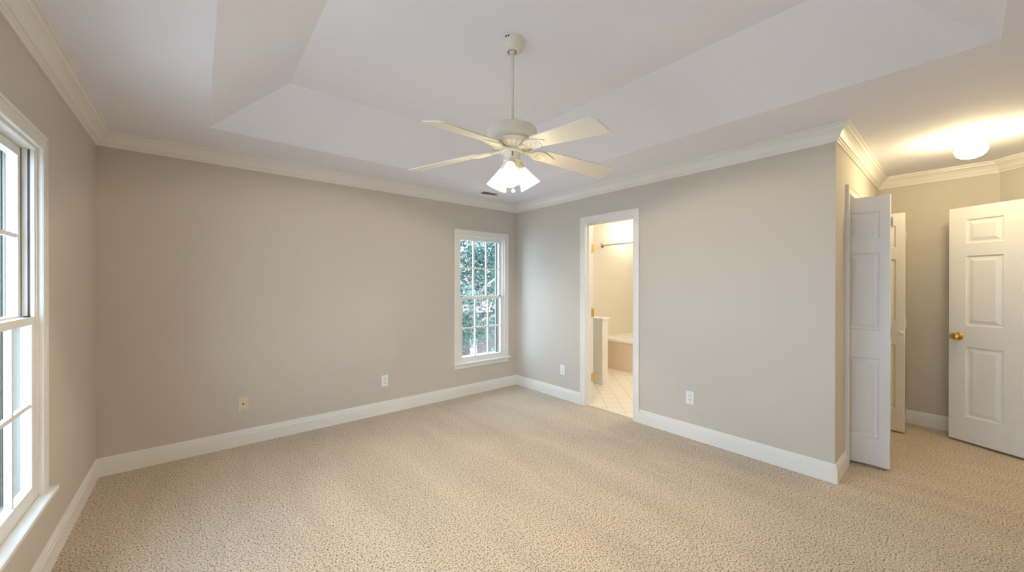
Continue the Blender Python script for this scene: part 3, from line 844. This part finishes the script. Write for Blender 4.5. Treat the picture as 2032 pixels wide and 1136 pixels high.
for z in (0.042, -0.042):
    b = MB(); b.sphere((0, -0.0055, z), 0.0032, sc=(1, 0.4, 1), u=8, v=6); obj('screw', b, SLOT, t)

# ------------------------------------------------------------------ bathroom
KX0, KX1, KY = 4.160, 4.282, 3.082
b = MB(); b.box(KX0, KX1, KY, YA, 0.0, 0.870)
t = struct(obj('wall_half', b, TRIM), 'white half wall with a cap beside the tub')
b = MB(); b.box(KX0 - 0.022, KX1 + 0.022, KY - 0.022, YA, 0.872, 0.900, bev=0.006); b.box(KX0 - 0.008, KX1 + 0.008, KY - 0.008, YA, 0.846, 0.872); obj('cap', b, TRIM, t)
b = MB(); b.box(KX0 - 0.014, KX1 + 0.014, KY - 0.014, YA, 0.0, 0.108); b.box(KX0 - 0.008, KX1 + 0.008, KY - 0.008, YA, 0.108, 0.128); obj('base_trim', b, TRIM, t)

# tub: deck with an oval basin
TXA, TYA, TYB, TZ = 5.09, 2.385, YA - 0.003, 0.485
t = tag(empty('bathtub', (TXA, TYB, 0)), 'cream bathtub with a wide deck in the bathroom', 'bathtub')
b = MB(); bm = b.bm
cx, cy, ax, ay = (TXA + BX - 0.004) / 2 - TXA, (TYA + TYB) / 2 - TYB, 0.56, 0.52
nn = 64; outer = []; inner = []; mid = []; bot = []
hx, hy = (BX - 0.004 - TXA) / 2, (TYB - TYA) / 2
for k in range(nn):
    a = 2 * math.pi * (k + 0.5) / nn; c_, s_ = math.cos(a), math.sin(a)
    q = min(hx / abs(c_) if abs(c_) > 1e-6 else 9, hy / abs(s_) if abs(s_) > 1e-6 else 9)
    outer.append(bm.verts.new((cx + c_ * q, cy + s_ * q, TZ)))
    inner.append(bm.verts.new((cx + c_ * ax, cy + s_ * ay, TZ)))
    mid.append(bm.verts.new((cx + c_ * ax * 0.9, cy + s_ * ay * 0.9, TZ - 0.18)))
    bot.append(bm.verts.new((cx + c_ * ax * 0.72, cy + s_ * ay * 0.72, 0.09)))
for A, B in ((outer, inner), (inner, mid), (mid, bot)):
    for k in range(nn):
        j = (k + 1) % nn; bm.faces.new((A[k], A[j], B[j], B[k]))
bm.faces.new(bot)
obj('basin', b, ACRYL, t, smooth=30)
b = MB(); b.box(-0.014, 0.012, TYA - TYB + 0.002, 0.0, TZ - 0.042, TZ + 0.002, bev=0.008); obj('deck_lip', b, ACRYL, t)
b = MB(); b.box(0.0, 0.012, TYA - TYB + 0.002, 0.0, 0.0, TZ - 0.042); obj('apron_panel', b, tile_mat('cream_apron_tile', (0.76, 0.64, 0.52, 1), (0.66, 0.54, 0.42, 1), 0.108, 0, mortar=0.01), t)

t = tag(empty('shower_rod', (5.20, YA, 2.005)), 'bronze toned shower curtain rod over the tub', 'shower rod')
b = MB(); b.tube([(0, -0.004, 0), (0, 2.386 - YA, 0)], 0.0125, 16); obj('rod', b, mat('steel_rod', (0.55, 0.52, 0.48, 1), 0.25, 1.0), t, smooth=40)
for y, s in ((0.0, 1), (2.38 - YA, -1)):
    b = MB(); b.lathe([(0.0, 0.0), (0.040, 0.0), (0.041, 0.006), (0.034, 0.014), (0.020, 0.020), (0.0175, 0.034), (0.0125, 0.036)], 28, Matrix.Translation((0, y, 0)) @ Matrix.Rotation(R(90 * s), 4, 'X')); obj('flange', b, BRONZE, t, smooth=40)

def downlight(loc, label, watts):
    t = tag(empty('recessed_light', loc), label, 'recessed light', 'bathroom recessed lights')
    b = MB(); b.lathe([(0.075, -0.001), (0.075, -0.004), (0.056, -0.006), (0.054, -0.001)], 32); obj('trim_ring', b, WHITEP, t, smooth=40)
    b = MB(); b.lathe([(0.0, -0.003), (0.054, -0.003)], 32); obj('lens', b, LENS, t)
    L = bpy.data.lights.new('downlight_lamp', 'POINT'); L.energy = watts; L.color = (1.0, 0.90, 0.74); L.shadow_soft_size = 0.05
    o = bpy.data.objects.new('downlight_lamp', L); COL.objects.link(o); o.parent = t; o.location = (0, 0, -0.08)
downlight((5.80, 3.60, H), 'lit recessed light over the tub', BATH_WATTS * 0.45)
downlight((4.35, 1.95, H), 'unseen recessed light added to brighten the front of the bathroom', BATH_WATTS * 1.5)  # hidden lamp, added to brighten the bathroom

# ------------------------------------------------------------------ outdoors
b = MB(); b.box(-40, 50, -30, 60, -5.6, -5.4)
struct(obj('ground', b, LAWN), 'pale yard outside the windows')
# bump-out of the house beside the left window: vertical board and batten
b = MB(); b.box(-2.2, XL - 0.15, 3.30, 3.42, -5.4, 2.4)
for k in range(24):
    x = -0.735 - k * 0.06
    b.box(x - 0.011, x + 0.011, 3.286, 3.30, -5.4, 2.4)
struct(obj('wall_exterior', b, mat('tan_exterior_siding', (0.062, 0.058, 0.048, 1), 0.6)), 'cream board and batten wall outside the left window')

def tree(loc, hgt, rad, nl, seed, label, leaf=0.11):
    rnd = random.Random(seed)
    t = tag(empty('leafy_tree', loc), label, 'tree', 'trees outside the back window')
    b = MB()
    b.tube([(0, 0, 0), (0.05, 0.05, hgt * 0.3), (-0.05, 0.1, hgt * 0.6), (0.05, 0, hgt * 0.9)], [0.15, 0.11, 0.08, 0.03], 10)
    tk = obj('trunk', b, BARK, t, smooth=60)
    for k in range(9):
        a = rnd.uniform(0, 6.28); z = hgt * rnd.uniform(0.5, 0.8); l = rad * rnd.uniform(0.6, 1.0)
        b = MB(); b.tube([(0, 0.05, z), (l * 0.5 * math.cos(a), l * 0.5 * math.sin(a), z + 0.25 * l), (l * math.cos(a), l * math.sin(a), z + 0.4 * l)], [0.05, 0.032, 0.01], 7)
        obj('branch', b, BARK, tk, smooth=60)
    b = MB(); bm = b.bm
    cl = []
    for k in range(70):
        while True:
            p = Vector((rnd.uniform(-1, 1), rnd.uniform(-1, 1), rnd.uniform(-1, 1)))
            if p.length < 1: break
        cl.append(Vector((p.x * rad, p.y * rad, hgt * 0.73 + p.z * hgt * 0.26)))
    for k in range(nl):
        c = cl[rnd.randrange(len(cl))]
        p = c + Vector((rnd.gauss(0, 0.30), rnd.gauss(0, 0.30), rnd.gauss(0, 0.24)))
        s = leaf * rnd.uniform(0.6, 1.3)
        M = Matrix.Translation(p) @ Matrix.Rotation(rnd.uniform(0, 6.28), 4, 'Z') @ Matrix.Rotation(rnd.gauss(0, 0.8), 4, 'X')
        q = [M @ Vector(x) for x in ((0, 0, 0), (s * 0.32, s * 0.5, 0.01), (0, s, 0), (-s * 0.32, s * 0.5, 0.01))]
        bm.faces.new([bm.verts.new(x) for x in q])
    fo = obj('foliage', b, LEAF, t, normals=False)
tree((5.6, 8.2, -5.4), 11.2, 1.75, 17000, 1, 'leafy green tree nearest the back window')
tree((9.9, 11.0, -5.4), 11.4, 2.0, 12000, 2, 'tall leafy green tree at the right of the window view')
tree((8.2, 15.4, -5.4), 11.6, 2.0, 11000, 3, 'leafy green tree in the middle of the window view, before the red roof')
tree((1.0, 8.6, -5.4), 10.0, 1.8, 7000, 5, 'unseen leafy green tree left of the window view, added to shade the window')  # unseen tree, added to keep sky light off the wall by the window
tree((14.2, 16.2, -5.4), 12.0, 2.6, 8000, 4, 'tallest leafy green tree, farthest from the back window', 0.15)

t = tag(empty('neighbour_house', (13.0, 23.5, -3.1)), 'red house with a shingled roof seen through the trees', 'house')
b = MB(); b.box(-6, 6, -3.4, 3.4, 0, 2.9); obj('house_wall', b, SIDING, t)
b = MB(); bm = b.bm
v = [bm.verts.new(q) for q in ((-6.4, -3.9, 2.7), (6.4, -3.9, 2.7), (6.4, 0, 5.4), (-6.4, 0, 5.4), (6.4, 3.9, 2.7), (-6.4, 3.9, 2.7))]
bm.faces.new((v[0], v[1], v[2], v[3])); bm.faces.new((v[3], v[2], v[4], v[5])); bm.faces.new((v[0], v[3], v[5])); bm.faces.new((v[1], v[4], v[2])); bm.faces.new((v[0], v[5], v[4], v[1]))
obj('roof', b, ROOF, t)
